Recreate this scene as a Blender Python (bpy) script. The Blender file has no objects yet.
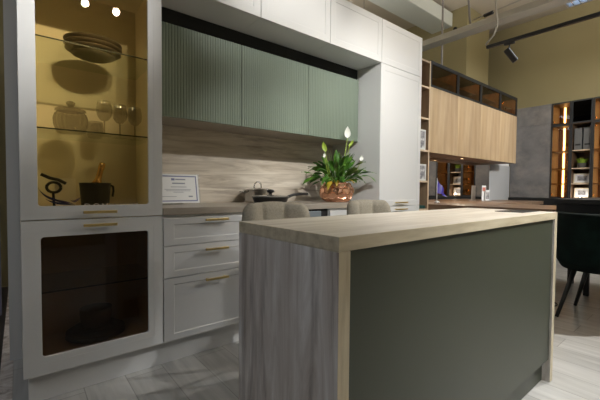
import bpy, bmesh, math, random
from mathutils import Vector, Matrix
random.seed(4)
PI = math.pi
sc = bpy.context.scene
COL = sc.collection
# ------------------------------------------------------------------ helpers
def new(): return bmesh.new()
def box(bm, x0, x1, y0, y1, z0, z1, mi=0):
    v = [bm.verts.new(p) for p in ((x0,y0,z0),(x1,y0,z0),(x1,y1,z0),(x0,y1,z0),(x0,y0,z1),(x1,y0,z1),(x1,y1,z1),(x0,y1,z1))]
    for f in ((0,3,2,1),(4,5,6,7),(0,1,5,4),(1,2,6,5),(2,3,7,6),(3,0,4,7)):
        bm.faces.new([v[i] for i in f]).material_index = mi
    return bm
def lathe(bm, prof, cx, cy, cz=0, n=32, cap0=True, cap1=True, smooth=True, a0=0):
    rings = []
    for r, z in prof:
        rings.append([bm.verts.new((cx+r*math.cos(a0+2*PI*i/n), cy+r*math.sin(a0+2*PI*i/n), cz+z)) for i in range(n)])
    for a, b in zip(rings, rings[1:]):
        for i in range(n):
            f = bm.faces.new((a[i], a[(i+1)%n], b[(i+1)%n], b[i])); f.smooth = smooth
    if cap0: bm.faces.new(rings[0][::-1])
    if cap1: bm.faces.new(rings[-1])
    return bm
def tube(bm, pts, r, n=10, r1=None, caps=True):
    pts = [Vector(p) for p in pts]; rings = []
    up = Vector((0,0,1)); prev = None
    for i, p in enumerate(pts):
        t = (pts[min(i+1,len(pts)-1)] - pts[max(i-1,0)]).normalized()
        if prev is None:
            a = up if abs(t.z) < .95 else Vector((1,0,0))
            u = t.cross(a).normalized()
        else:
            u = (prev - t*prev.dot(t)).normalized()
        prev = u; w = t.cross(u)
        rr = r if r1 is None else r + (r1-r)*i/(len(pts)-1)
        rings.append([bm.verts.new(p + u*rr*math.cos(2*PI*k/n) + w*rr*math.sin(2*PI*k/n)) for k in range(n)])
    for a, b in zip(rings, rings[1:]):
        for i in range(n):
            f = bm.faces.new((a[i], a[(i+1)%n], b[(i+1)%n], b[i])); f.smooth = True
    if caps:
        bm.faces.new(rings[0][::-1]); bm.faces.new(rings[-1])
    return bm
def frame_panel(bm, x0, x1, z0, z1, i0, i1, j0, j1, r, y0, y1, n=6):
    """upright frame (front y0, back y1) with a rounded rectangular opening"""
    outc = [(x1,z1),(x0,z1),(x0,z0),(x1,z0)]
    cen = [(i1-r,j1-r),(i0+r,j1-r),(i0+r,j0+r),(i1-r,j0+r)]
    for y, flip in ((y0,True),(y1,False)):
        O = [bm.verts.new((a,y,c)) for a,c in outc]; I = []
        for q in range(4):
            row = []
            for k in range(n+1):
                a = PI/2*q + PI/2*k/n
                row.append(bm.verts.new((cen[q][0]+r*math.cos(a), y, cen[q][1]+r*math.sin(a))))
            I.append(row)
        for q in range(4):
            for k in range(n):
                bm.faces.new((O[q], I[q][k+1], I[q][k]))
            bm.faces.new((O[q], O[(q+1)%4], I[(q+1)%4][0], I[q][-1]))
        if y == y0: OF, IF = O, sum(I, [])
        else: OB, IB = O, sum(I, [])
    m = len(IF)
    for k in range(m): bm.faces.new((IF[k], IF[(k+1)%m], IB[(k+1)%m], IB[k]))
    for k in range(4): bm.faces.new((OF[(k+1)%4], OF[k], OB[k], OB[(k+1)%4]))
    return bm
def shaker(bm, x0, x1, z0, z1, fx, fz, y0=0.0, y1=.02, d=.004, c=.005):
    """shaker front: raised flat frame, chamfered step, recessed field"""
    def ring(x0,x1,z0,z1,y): return [bm.verts.new(p) for p in ((x0,y,z0),(x1,y,z0),(x1,y,z1),(x0,y,z1))]
    e = .0015
    rs = [ring(x0,x1,z0,z1,y1), ring(x0,x1,z0,z1,y0+e), ring(x0+e,x1-e,z0+e,z1-e,y0), ring(x0+fx,x1-fx,z0+fz,z1-fz,y0),
          ring(x0+fx+c,x1-fx-c,z0+fz+c,z1-fz-c,y0+d)]
    for a, b in zip(rs, rs[1:]):
        for k in range(4): bm.faces.new((a[k], a[(k+1)%4], b[(k+1)%4], b[k]))
    bm.faces.new(rs[-1]); bm.faces.new(rs[0][::-1])
    return bm
ORG = {}
def obj(name, bm, m, parent=None, bevel=0, smooth=False, fix=True):
    me = bpy.data.meshes.new(name)
    root = parent
    if root is not None:
        o_ = ORG[root.name]
        bmesh.ops.translate(bm, verts=bm.verts, vec=-o_)
    if fix: bmesh.ops.recalc_face_normals(bm, faces=bm.faces)
    bm.to_mesh(me); bm.free()
    for mm in (m if isinstance(m, (list, tuple)) else [m]): me.materials.append(mm)
    if smooth:
        for p in me.polygons: p.use_smooth = True
    o = bpy.data.objects.new(name, me); COL.objects.link(o)
    if root is not None:
        o.parent = root; ORG[o.name] = ORG[root.name]
    else: ORG[o.name] = Vector((0,0,0))
    if bevel:
        b = o.modifiers.new('Bevel', 'BEVEL'); b.width = bevel; b.segments = 2; b.limit_method = 'ANGLE'; b.angle_limit = math.radians(50)
    return o
def tag(o, label=None, cat=None, group=None, kind=None):
    if label: o['label'] = label
    if cat: o['category'] = cat
    if group: o['group'] = group
    if kind: o['kind'] = kind
    return o
def thing(name, label, cat, loc, group=None):
    o = bpy.data.objects.new(name, None); COL.objects.link(o)
    o.empty_display_size = .1; o.location = loc; ORG[o.name] = Vector(loc)
    return tag(o, label, cat, group)
def struct(name, bm, m, **k):
    return tag(obj(name, bm, m, **k), kind='structure')
def dup(o, loc, label=None, rotz=None, parent=None):
    c = o.copy(); COL.objects.link(c)
    if parent is None:
        c.location = loc
        if rotz is not None: c.rotation_euler = (0,0,rotz)
        if label: c['label'] = label
    else: c.parent = parent
    for ch in list(o.children): dup(ch, None, parent=c)
    return c
# ------------------------------------------------------------------ materials
def mat(name, color, rough=.5, metal=0, spec=.5, emit=None, es=0, trans=0, coat=0):
    m = bpy.data.materials.new(name); m.use_nodes = True
    b = m.node_tree.nodes['Principled BSDF']
    b.inputs['Base Color'].default_value = (*color, 1); b.inputs['Roughness'].default_value = rough
    b.inputs['Metallic'].default_value = metal; b.inputs['Specular IOR Level'].default_value = spec
    b.inputs['Coat Weight'].default_value = coat
    if emit: b.inputs['Emission Color'].default_value = (*emit,1); b.inputs['Emission Strength'].default_value = es
    if trans: b.inputs['Transmission Weight'].default_value = trans
    return m
def noisy(name, stops, scale=(1,1,1), detail=6, rough=.5, dist=0.0, nrough=.6, base=4, bump=0, second=None, spec=.5, wide=(0.3,.7)):
    """procedural: stretched noise through a colour ramp (+ optional second mottling)"""
    m = mat(name, (1,1,1), rough, spec=spec); nt = m.node_tree; N = nt.nodes; L = nt.links
    b = N['Principled BSDF']
    tc = N.new('ShaderNodeTexCoord'); mp = N.new('ShaderNodeMapping'); mp.inputs['Scale'].default_value = scale
    L.new(tc.outputs['Object'], mp.inputs['Vector'])
    no = N.new('ShaderNodeTexNoise'); no.inputs['Scale'].default_value = base; no.inputs['Detail'].default_value = detail
    no.inputs['Roughness'].default_value = nrough; no.inputs['Distortion'].default_value = dist
    L.new(mp.outputs['Vector'], no.inputs['Vector'])
    cr = N.new('ShaderNodeValToRGB'); el = cr.color_ramp.elements
    n = len(stops)
    while len(el) < n: el.new(.5)
    for i, c in enumerate(stops):
        el[i].position = wide[0] + (wide[1]-wide[0])*i/(n-1); el[i].color = (*c, 1)
    L.new(no.outputs['Fac'], cr.inputs['Fac']); out = cr.outputs['Color']
    if second:
        sc2, col2, lo, hi, amt = second
        mp2 = N.new('ShaderNodeMapping'); mp2.inputs['Scale'].default_value = sc2; L.new(tc.outputs['Object'], mp2.inputs['Vector'])
        n2 = N.new('ShaderNodeTexNoise'); n2.inputs['Scale'].default_value = 1; n2.inputs['Detail'].default_value = 8; n2.inputs['Roughness'].default_value = .65
        L.new(mp2.outputs['Vector'], n2.inputs['Vector'])
        mr = N.new('ShaderNodeMapRange'); mr.inputs['From Min'].default_value = lo; mr.inputs['From Max'].default_value = hi; mr.inputs['To Max'].default_value = amt
        L.new(n2.outputs['Fac'], mr.inputs['Value'])
        mx = N.new('ShaderNodeMix'); mx.data_type = 'RGBA'; L.new(mr.outputs['Result'], mx.inputs['Factor'])
        L.new(out, mx.inputs['A']); mx.inputs['B'].default_value = (*col2, 1); out = mx.outputs['Result']
    L.new(out, b.inputs['Base Color'])
    if bump:
        bp = N.new('ShaderNodeBump'); bp.inputs['Strength'].default_value = bump; bp.inputs['Distance'].default_value = .002
        L.new(no.outputs['Fac'], bp.inputs['Height']); L.new(bp.outputs['Normal'], b.inputs['Normal'])
    return m
def pane(name, tint, rough=.0, ior=1.45, refl=1.0):
    """thin tinted glass sheet: coloured transmission with Fresnel reflection"""
    m = bpy.data.materials.new(name); m.use_nodes = True; nt = m.node_tree; N = nt.nodes; L = nt.links
    N.remove(N['Principled BSDF'])
    t = N.new('ShaderNodeBsdfTransparent'); t.inputs['Color'].default_value = (*tint,1)
    g = N.new('ShaderNodeBsdfGlossy'); g.inputs['Roughness'].default_value = rough; g.inputs['Color'].default_value = (refl,refl,refl,1)
    f = N.new('ShaderNodeFresnel'); f.inputs['IOR'].default_value = ior
    ge = N.new('ShaderNodeNewGeometry'); mu = N.new('ShaderNodeMath'); mu.operation = 'MULTIPLY_ADD'   # reflect on the outer faces only
    iv = N.new('ShaderNodeMath'); iv.operation = 'SUBTRACT'; iv.inputs[0].default_value = 1; L.new(ge.outputs['Backfacing'], iv.inputs[1])
    L.new(f.outputs['Fac'], mu.inputs[0]); L.new(iv.outputs[0], mu.inputs[1]); mu.inputs[2].default_value = 0
    x = N.new('ShaderNodeMixShader'); L.new(mu.outputs[0], x.inputs['Fac']); L.new(t.outputs['BSDF'], x.inputs[1]); L.new(g.outputs['BSDF'], x.inputs[2])
    L.new(x.outputs['Shader'], N['Material Output'].inputs['Surface'])
    return m
def glow(name, c, s):
    return mat(name, (0,0,0), .5, emit=c, es=s)
M = {}
M['white'] = mat('white_lacquer', (.68,.68,.675), .42)
M['white_in'] = mat('white_interior', (.85,.78,.64), .6)
M['green'] = mat('sage_green_lacquer', (.19,.235,.18), .45)
M['green_front'] = mat('island_green_lacquer', (.05,.058,.038), .42)
M['black'] = mat('black_matt', (.006,.006,.006), .6)
M['blacksatin'] = mat('black_satin', (.012,.012,.013), .35)
M['darkframe'] = mat('graphite_frame', (.022,.023,.025), .45)
M['brass'] = mat('brushed_brass', (.8,.62,.28), .38, 1)
M['chrome'] = mat('polished_steel', (.75,.74,.72), .12, 1)
M['gold'] = mat('gold_glint', (.85,.52,.2), .25, 1)
M['steelgrey'] = mat('appliance_grey', (.2,.23,.25), .35)
M['oak_top'] = noisy('pale_oak_worktop', [(.46,.4,.325),(.58,.52,.435),(.7,.645,.56)], (1.2,14,14), base=2.2, rough=.42, detail=8, dist=.6, second=((.8,9,9),(.76,.72,.64),.45,.75,.7), wide=(.3,.72))
M['oak_edge'] = noisy('pale_oak_edge', [(.5,.425,.29),(.63,.55,.395),(.72,.64,.48)], (1.5,14,14), base=3, rough=.5, detail=7)
M['oak_edge_v'] = noisy('pale_oak_upright_edge', [(.5,.425,.29),(.63,.55,.395),(.72,.64,.48)], (14,14,1.5), base=3, rough=.5, detail=7)
M['counter'] = noisy('beige_counter', [(.33,.285,.235),(.37,.325,.27),(.42,.37,.31)], (1.2,12,12), base=3, rough=.35, detail=6)
M['rustic_v'] = noisy('rustic_wood_upright', [(.3,.25,.21),(.56,.5,.45),(.68,.635,.59),(.85,.82,.79)], (5,5,.6), base=2.0, rough=.62, detail=9, dist=1.2, nrough=.66, second=((15,15,1.5),(.17,.135,.115),.52,.7,.7), wide=(.34,.66))
M['rustic_h'] = noisy('rustic_wood_backsplash', [(.34,.275,.21),(.54,.47,.38),(.7,.63,.53),(.82,.76,.66)], (.9,9,9), base=1.7, rough=.55, detail=9, dist=1.0, nrough=.62, second=((1.6,14,14),(.23,.175,.13),.56,.74,.7), wide=(.28,.72))
M['oak_gold'] = noisy('golden_oak_upright', [(.27,.18,.1),(.42,.3,.175),(.52,.395,.25),(.6,.47,.315)], (4.5,4.5,.28), base=1.4, rough=.5, detail=9, dist=.7, second=((2.6,2.6,.35),(.24,.15,.08),.46,.68,.7), wide=(.28,.72))
M['oak_in'] = noisy('oak_shelf_board', [(.25,.165,.1),(.34,.235,.15),(.41,.3,.2)], (8,8,.6), base=2, rough=.55)
M['oak_light'] = noisy('oak_shelf_edge', [(.5,.37,.24),(.6,.46,.31),(.66,.52,.37)], (8,8,.6), base=2, rough=.55)
M['walnut'] = noisy('walnut_board', [(.11,.062,.032),(.17,.1,.055),(.22,.135,.08)], (6,6,.8), base=2, rough=.5)
M['desk'] = noisy('walnut_desktop', [(.155,.092,.055),(.225,.142,.088),(.29,.19,.122)], (9,1,9), base=2.5, rough=.35, detail=7)
M['concrete'] = noisy('grey_concrete_panel', [(.1,.098,.1),(.155,.15,.15),(.21,.203,.2)], (1,1,1), base=2.6, rough=.6, detail=9, dist=.5, nrough=.65, second=((2.5,2.5,4),(.3,.27,.24),.5,.75,.7))
M['silver'] = mat('silver_grey_panel', (.42,.43,.44), .35)
M['khaki'] = noisy('khaki_wall_paint', [(.26,.225,.115),(.28,.24,.125),(.3,.258,.135)], (1,1,1), base=.5, rough=.8, detail=3)
M['ceil'] = noisy('ceiling_plaster', [(.5,.45,.37),(.53,.475,.39),(.56,.5,.41)], (1,1,1), base=.4, rough=.9, detail=3)
M['duct'] = mat('galvanised_duct', (.6,.64,.61), .55)
M['rail'] = mat('white_grey_tray', (.42,.4,.35), .6)
M['wire'] = mat('grey_cable', (.2,.19,.185), .6)
M['wire_white'] = mat('white_cable', (.42,.39,.34), .6)
M['fabric'] = noisy('taupe_fabric', [(.3,.27,.215),(.345,.315,.255),(.39,.355,.29)], (1,1,1), base=120, rough=.95, detail=2, bump=.08, spec=.2)
M['velvet'] = noisy('dark_green_velvet', [(.0008,.003,.0024),(.0015,.006,.0045),(.004,.014,.011)], (1,1,1.2), base=5, rough=.8, detail=5, spec=.12)
M['lavender'] = mat('lavender_grey_wall', (.2,.195,.27), .8)
M['darkhall'] = noisy('dark_hall_floor', [(.02,.018,.016),(.032,.028,.025),(.05,.044,.038)], (5,1,1), base=4, rough=.6)
M['amber'] = pane('amber_glass', (.95,.885,.715))
M['smoke'] = pane('smoked_glass', (.62,.53,.44))
M['amberdark'] = pane('bronze_glass', (.86,.72,.5))
M['bronze_lt'] = pane('light_bronze_glass', (.88,.77,.58))
M['blackglass'] = pane('black_glass', (.3,.28,.27))
M['shelfglass'] = pane('shelf_glass', (.9,.93,.9))
M['glassedge'] = mat('glass_edge', (.02,.03,.022), .2)
M['clear'] = pane('clear_glassware', (.66,.64,.6), ior=1.8)
M['stemware'] = pane('clear_stemware', (.76,.74,.7), ior=1.9)
M['acrylic'] = pane('clear_acrylic', (.95,.96,.97))
M['mirror'] = mat('bronze_mirror', (.72,.66,.6), .015, 1)
M['china'] = mat('grey_china', (.2,.165,.12), .5)
M['paper'] = mat('white_paper', (.78,.79,.8), .7)
M['photo'] = noisy('photo_print', [(.07,.08,.11),(.3,.29,.29),(.62,.62,.63)], (1,1,1), base=22, rough=.5, detail=3)
M['frame_cream'] = mat('cream_frame', (.78,.68,.5), .5)
M['navy'] = mat('navy_ink', (.06,.07,.2), .6)
M['grey_ink'] = mat('grey_ink', (.3,.32,.38), .7)
M['flag'] = mat('violet_satin_flag', (.035,.022,.26), .35, spec=.6)
M['copper'] = noisy('hammered_copper', [(.78,.42,.27),(.82,.46,.3),(.86,.5,.34)], (1,1,1), base=9, rough=.27, detail=3)
M['copper'].node_tree.nodes['Principled BSDF'].inputs['Metallic'].default_value = 1
M['leaf'] = noisy('peace_lily_leaf', [(.02,.075,.01),(.06,.175,.02),(.16,.32,.04)], (1,1,1), base=14, rough=.38, detail=3)
M['leaf_y'] = noisy('yellowed_leaf', [(.3,.27,.02),(.5,.36,.03),(.55,.28,.03)], (1,1,1), base=12, rough=.45)
M['lime'] = mat('lime_spathe', (.3,.42,.05), .45)
M['spathe'] = mat('white_spathe', (.85,.85,.78), .5)
M['soil'] = mat('dark_soil', (.03,.02,.012), .9)
M['grass'] = noisy('bright_grass', [(.1,.2,.01),(.25,.4,.03),(.4,.55,.06)], (1,1,1), base=30, rough=.6)
M['boxgrey'] = mat('grey_binder', (.12,.122,.12), .6)
M['teal'] = mat('dark_green_cloth', (.01,.06,.05), .7)
M['ledwarm'] = glow('warm_led', (1,.66,.34), 11)
M['ledwarm_lo'] = glow('warm_led_dim', (1,.62,.28), 22)
M['lens'] = glow('spot_lens', (1,.95,.87), 30)
M['tubelight'] = glow('fluorescent_tube', (.45,.65,1), 3.0)
M['white_plastic'] = mat('white_plastic', (.6,.6,.58), .5)
# floor laminate: grey-white planks along Y
def floor_mat():
    m = mat('pale_laminate', (1,1,1), .33); nt = m.node_tree; N = nt.nodes; L = nt.links; b = N['Principled BSDF']
    tc = N.new('ShaderNodeTexCoord')
    mp = N.new('ShaderNodeMapping'); mp.inputs['Rotation'].default_value = (0,0,PI/2); L.new(tc.outputs['Object'], mp.inputs['Vector'])
    br = N.new('ShaderNodeTexBrick'); br.offset = .37; br.inputs['Scale'].default_value = 1
    br.inputs['Brick Width'].default_value = 1.3; br.inputs['Row Height'].default_value = .19; br.inputs['Mortar Size'].default_value = .0025
    br.inputs['Color1'].default_value = (.40,.395,.38,1); br.inputs['Color2'].default_value = (.5,.495,.48,1); br.inputs['Mortar'].default_value = (.27,.265,.255,1)
    L.new(mp.outputs['Vector'], br.inputs['Vector'])
    m2 = N.new('ShaderNodeMapping'); m2.inputs['Scale'].default_value = (11,.9,1); L.new(tc.outputs['Object'], m2.inputs['Vector'])
    no = N.new('ShaderNodeTexNoise'); no.inputs['Scale'].default_value = 2; no.inputs['Detail'].default_value = 8; no.inputs['Distortion'].default_value = .7
    L.new(m2.outputs['Vector'], no.inputs['Vector'])
    cr = N.new('ShaderNodeValToRGB'); cr.color_ramp.elements[0].position = .33; cr.color_ramp.elements[1].position = .66
    cr.color_ramp.elements[0].color = (.82,.815,.81,1); cr.color_ramp.elements[1].color = (1.08,1.08,1.07,1)
    L.new(no.outputs['Fac'], cr.inputs['Fac'])
    mx = N.new('ShaderNodeMix'); mx.data_type = 'RGBA'; mx.blend_type = 'MULTIPLY'; mx.inputs['Factor'].default_value = 1
    L.new(br.outputs['Color'], mx.inputs['A']); L.new(cr.outputs['Color'], mx.inputs['B']); L.new(mx.outputs['Result'], b.inputs['Base Color'])
    return m
M['floor'] = floor_mat()
# ------------------------------------------------------------------ camera
yaw, pitch, roll, F = .6802, .0324, .0079, 347.66
CAM = Vector((-.6219,-1.9783,1.0148))
fw = Vector((math.sin(yaw)*math.cos(pitch), math.cos(yaw)*math.cos(pitch), -math.sin(pitch)))
rt = Vector((math.cos(yaw), -math.sin(yaw), 0)); up = rt.cross(fw)
r2 = rt*math.cos(roll)+up*math.sin(roll); u2 = -rt*math.sin(roll)+up*math.cos(roll)
cd = bpy.data.cameras.new('camera'); cam = bpy.data.objects.new('camera', cd); COL.objects.link(cam)
cam.matrix_world = Matrix(((r2.x,u2.x,-fw.x,CAM.x),(r2.y,u2.y,-fw.y,CAM.y),(r2.z,u2.z,-fw.z,CAM.z),(0,0,0,1)))
cd.sensor_width = 36; cd.lens = F/600*36; cd.clip_start = .05; sc.camera = cam
# ------------------------------------------------------------------ room
CH = 4.2
struct('floor', box(new(), -.66, 6.9, -5, 2.6, -.1, 0), M['floor'])
struct('floor_hall', box(new(), -5, -.715, -5, 2.6, -.1, 0), M['darkhall'])
struct('trim_1', box(new(), -.715, -.66, -5, 2.6, -.1, .004), M['rustic_v'])
struct('ceiling', box(new(), -5, 6.9, -5, 2.6, CH, CH+.1), M['ceil'])
struct('wall_rear', box(new(), -5, 6.9, 2.6, 2.7, 0, CH), M['khaki'])
struct('wall_right', box(new(), 6.9, 7.0, -5, 2.6, 0, CH), M['khaki'])
struct('wall_left', box(new(), -5.1, -5, -5, 2.6, 0, CH), M['lavender'])
struct('wall_front', box(new(), -5, 6.9, -5.1, -5, 0, CH), M['khaki'])
struct('wall_kitchen', box(new(), -.676, 6.47, .62, .72, 0, 2.40), M['white'])
struct('wall_partition', box(new(), -2.6, -.74, 1.6, 1.65, 0, 3), M['lavender'])
struct('wall_column', box(new(), 5.43, 6.3, .96, 2.6, 0, CH), M['khaki'])
# ceiling services
t = tag(obj('ventilation_duct', box(new(), 1.3, 5.43, 1.22, 1.62, 3.92, 4.16), M['duct'], bevel=.01), 'long grey rectangular ventilation duct under the ceiling above the white cabinets', 'duct')
t = thing('cable_tray', 'pale grey cable tray crossing the ceiling towards the yellow wall', 'cable tray', (3.86,-.5,3.0))
obj('tray', box(new(), 3.78, 3.9, -3.5, 2.0, 3.02, 3.085), M['rail'], t, bevel=.006)
for yy in (-3.0,-1.6,1.9): obj('hanger', tube(new(), [(3.84,yy,3.085),(3.84,yy,CH)], .005, 6), M['wire'], t)
obj('flange', box(new(), 3.755, 3.925, -3.5, 2.0, 3.0, 3.018), M['rail'], t)
def cable(name, pts, r, m, label, cat='cable', group=None):
    return tag(obj(name, tube(new(), pts, r, 8), m, smooth=True), label, cat, group)
cable('suspension_rod', [(4.16,.7,2.4015),(4.16,.7,3.3),(4.16,.7,4.2)], .014, M['wire'], 'grey vertical rod dropping from the ceiling behind the black glass cabinets', 'rod')
cable('hanging_cable', [(3.80,.22,4.2),(3.84,.2,3.7),(3.87,.17,3.2),(3.88,.16,3.1),(3.94,.1,3.1)], .014, M['wire'], 'grey cable dropping from the ceiling onto the pale cable tray')
cable('power_cable', [(3.47,-.28,4.2),(3.47,-.3,3.4),(3.46,-.31,3.0),(3.46,-.33,2.82),(3.455,-.3,2.72),(3.45,-.24,2.66),(3.45,-.215,2.63)], .01, M['wire_white'], 'thin white cable curving down to the end of the black lighting track')
cable('wall_cable', [(6.885,1.19,2.75),(6.88,1.22,3.3),(6.885,1.22,4.19)], .012, M['wire_white'], 'thin pale cable running down the yellow wall corner')
cable('loop_cable', [(3.0,1.2,4.2),(3.0,1.15,3.75),(2.95,1.14,3.62),(2.8,1.15,3.58),(2.6,1.2,3.57),(2.45,1.3,3.56)], .016, M['wire'], 'dark grey cable looping under the duct above the tall white cabinet')
t = thing('lamp_rod', 'thin white ceiling rod with a black connector above the cable tray', 'ceiling rod', (3.5,-.3,3.0))
obj('rod', tube(new(), [(3.53,-.03,3.0),(3.47,-.6,3.0)], .007, 8), M['wire_white'], t)
obj('connector', tube(new(), [(3.513,-.165,2.992),(3.502,-.265,2.992)], .02, 10), M['blacksatin'], t)
tag(obj('ceiling_sensor', lathe(new(), [(.03,0),(.03,.03),(.02,.045)], 0,0,0,16), M['black']), 'small dark round sensor on the yellow column side', 'sensor').matrix_world = Matrix.Translation((5.428,1.16,3.86)) @ Matrix.Rotation(-PI/2,4,'Y')
# ------------------------------------------------------------------ track lights
def spot_fixture(loc, target, label, energy, size=math.radians(70), blend=.8, col=(1,.985,.945), lens=True, group=None, rad=.03):
    t = thing('track_spotlight', label, 'spotlight', loc, group)
    L0 = Vector(loc); d = (Vector(target)-L0).normalized()
    obj('adapter', box(new(), loc[0]-.018, loc[0]+.018, loc[1]-.05, loc[1]+.05, loc[2]+.09, loc[2]+.125), M['blacksatin'], t, bevel=.004)
    obj('stem', tube(new(), [L0+Vector((0,0,.09)), L0+Vector((0,0,.02))], .008, 8), M['blacksatin'], t)
    bm = new(); a = L0 - d*.05; b = L0 + d*.11
    tube(bm, [a, a+d*.004, b-d*.004, b], .031, 20); o = obj('lamp_head', bm, M['blacksatin'], t)
    if lens:
        bm = new(); tube(bm, [b+d*.0005, b+d*.002], .026, 20); obj('lens', bm, M['lens'] if energy else M['darkframe'], t)
    if energy:
        ld = bpy.data.lights.new('spot_beam', 'SPOT'); ld.energy = energy; ld.spot_size = size; ld.spot_blend = blend; ld.color = col; ld.shadow_soft_size = rad
        lo = bpy.data.objects.new('spot_beam', ld); COL.objects.link(lo); lo.location = b + d*.02
        lo.rotation_euler = d.to_track_quat('-Z','Y').to_euler()
    return t
def track(name, a, b, label):
    t = thing(name, label, 'lighting track', tuple((Vector(a)+Vector(b))/2))
    v = Vector(b)-Vector(a)
    if abs(v.x) > abs(v.y): obj('rail', box(new(), a[0], b[0], a[1]-.017, a[1]+.017, a[2]-.017, a[2]+.017), M['blacksatin'], t, bevel=.003)
    else: obj('rail', box(new(), a[0]-.017, a[0]+.017, min(a[1],b[1]), max(a[1],b[1]), a[2]-.017, a[2]+.017), M['blacksatin'], t, bevel=.003)
    for f in (.08, .45):
        p = Vector(a).lerp(Vector(b), f)
        obj('suspension_wire', tube(new(), [p+Vector((0,0,.017)), Vector((p.x,p.y,CH))], .003, 6), M['wire'], t)
    return t
track('lighting_track', (-.9,-2.0,2.94), (3.2,-2.0,2.94), 'black ceiling lighting track running along the front of the kitchen')
track('lighting_track', (3.445,-3.6,2.6), (3.445,-.23,2.6), 'black ceiling lighting track hanging before the yellow wall')
LIGHTS = [ # x, target, energy, cone
 (-.07, (-.74,.1,1.95), 135, 43), (.2, (-.58,.1,2.0), 52, 39), (.56, (1.85,.2,1.42), 225, 49), (1.75, (2.1,.1,1.98), 54, 58), (2.35, (2.2,0,2.2), 32, 60), (1.2, (.75,.6,.93), 125, 33), (2.6, (1.35,-1.1,.9), 20, 50), (.95, (.8,0,2.58), 165, 42)]
NM = ['aimed at the glass display cabinet','second from the left end of the track','aimed at the green cabinets','aimed at the potted plant','aimed at the tall right cabinet','aimed at the backsplash','aimed at the island worktop','aimed at the top cabinets']
for (x, tg, e, cone), nm in zip(LIGHTS, NM):
    spot_fixture((x,-2.0,2.8), tg, 'black cylinder spotlight on the kitchen track, '+nm, e, math.radians(cone), 1.0)
spot_fixture((3.445,-.46,2.47), (3.445+.12,-.46-.17,2.47-.3), 'black cylinder spotlight hanging under the track end before the yellow wall', 0, lens=True)
spot_fixture((3.445,-1.9,2.47), (2.3,-1.75,0), 'black cylinder spotlight pointing down at the floor beside the island', 210, math.radians(110), 1.0)
spot_fixture((3.445,-2.6,2.47), (6.4,-.3,1.6), 'black cylinder spotlight pointing at the grey wall panels', 220, math.radians(70))
spot_fixture((3.445,-3.2,2.47), (4.3,.25,1.85), 'black cylinder spotlight pointing at the oak wall cabinets', 380, math.radians(60))
track('lighting_track', (-.5,-2.45,2.94), (2.6,-2.45,2.94), 'black ceiling lighting track behind the viewer')
spot_fixture((1.4,-2.45,2.8), (1.1,-1.4,.8), 'black cylinder spotlight on the rear track aimed at the island front', 235, math.radians(56), 1.0)
# louvre ceiling lights: the first is in view, the others are added fill
def louvre(x0, x1, y0, y1, z, label, energy, upward=0):
    t = thing('louvre_light', label, 'ceiling light', ((x0+x1)/2,(y0+y1)/2,z))
    bm = new()
    box(bm, x0,x0+.02,y0,y1,z,z+.08); box(bm, x1-.02,x1,y0,y1,z,z+.08); box(bm, x0+.02,x1-.02,y0,y0+.02,z,z+.08); box(bm, x0+.02,x1-.02,y1-.02,y1,z,z+.08); box(bm, x0,x1,y0,y1,z+.08,z+.09)
    obj('housing', bm, M['white_plastic'], t)
    bm = new(); n = 9
    for i in range(1,n): 
        yy = y0+(y1-y0)*i/n; box(bm, x0+.021,x1-.021,yy-.004,yy+.004,z+.002,z+.035)
    for k in (.34,.66):
        xx = x0+(x1-x0)*k; box(bm, xx-.004,xx+.004,y0+.021,y1-.021,z+.036,z+.04)
    obj('louvre', bm, M['chrome'], t)
    for k in (.2,.5,.8):
        xx = x0+(x1-x0)*k
        obj('fluorescent_tube', tube(new(), [(xx,y0+.03,z+.06),(xx,y1-.03,z+.06)], .013, 8), M['tubelight'], t)
    for px, py in ((x0+.05,y0+.05),(x1-.05,y0+.05),(x0+.05,y1-.05),(x1-.05,y1-.05)):
        obj('suspension_wire', tube(new(), [(px,py,z+.09),(px,py,CH)], .002, 5), M['wire'], t)
    if energy:
        ld = bpy.data.lights.new('louvre_glow','AREA'); ld.shape = 'RECTANGLE'; ld.size = x1-x0; ld.size_y = y1-y0; ld.energy = energy; ld.color = (.8,.9,1)
        lo = bpy.data.objects.new('louvre_glow', ld); COL.objects.link(lo); lo.location = ((x0+x1)/2,(y0+y1)/2,z-.01)
    if upward:
        l2 = ld.copy(); l2.energy = upward; l2.color = (1,.93,.84)
        lo = bpy.data.objects.new('added_fill_uplight', l2); COL.objects.link(lo); lo.location = ((x0+x1)/2,(y0+y1)/2,z+.1); lo.rotation_euler = (PI,0,0)  # upward fill added to brighten ceiling and duct
    return t
louvre(4.36,4.76,-1.25,-.63,3.3,'bluish lit louvre ceiling light beside the black track', 8, 60)
louvre(-3.2,-2.6,-2.2,-1.0,3.4,'added fill louvre over the dark hall floor on the left, out of view', 27, 20)  # unseen, added as ambient fill from the left
louvre(2.5,3.1,-4.6,-3.4,3.4,'added fill louvre over the floor before the island, out of view', 6, 28)  # added out of view as weak front ambient
louvre(1.8,2.4,.75,1.95,3.0,'added fill louvre hidden behind the white top cabinets', 10, 60)  # unseen, added to throw light up on the duct and ceiling
louvre(4.6,5.2,-3.9,-2.7,3.4,'added fill louvre on the green chair side, out of view', 40, 80)  # added out of view to lift the right side
# ------------------------------------------------------------------ kitchen run
def handle(x0, x1, z, parent, y=0.0):
    bm = new(); h = .0068
    box(bm, x0, x1, y-.036, y-.026, z-h, z+h)
    box(bm, x0+.012, x0+.022, y-.026, y-.0003, z-.004, z+.004); box(bm, x1-.022, x1-.012, y-.026, y-.0003, z-.004, z+.004)
    return tag(obj('handle', bm, M['brass'], parent, bevel=.0015), 'brushed brass bar handle')
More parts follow.
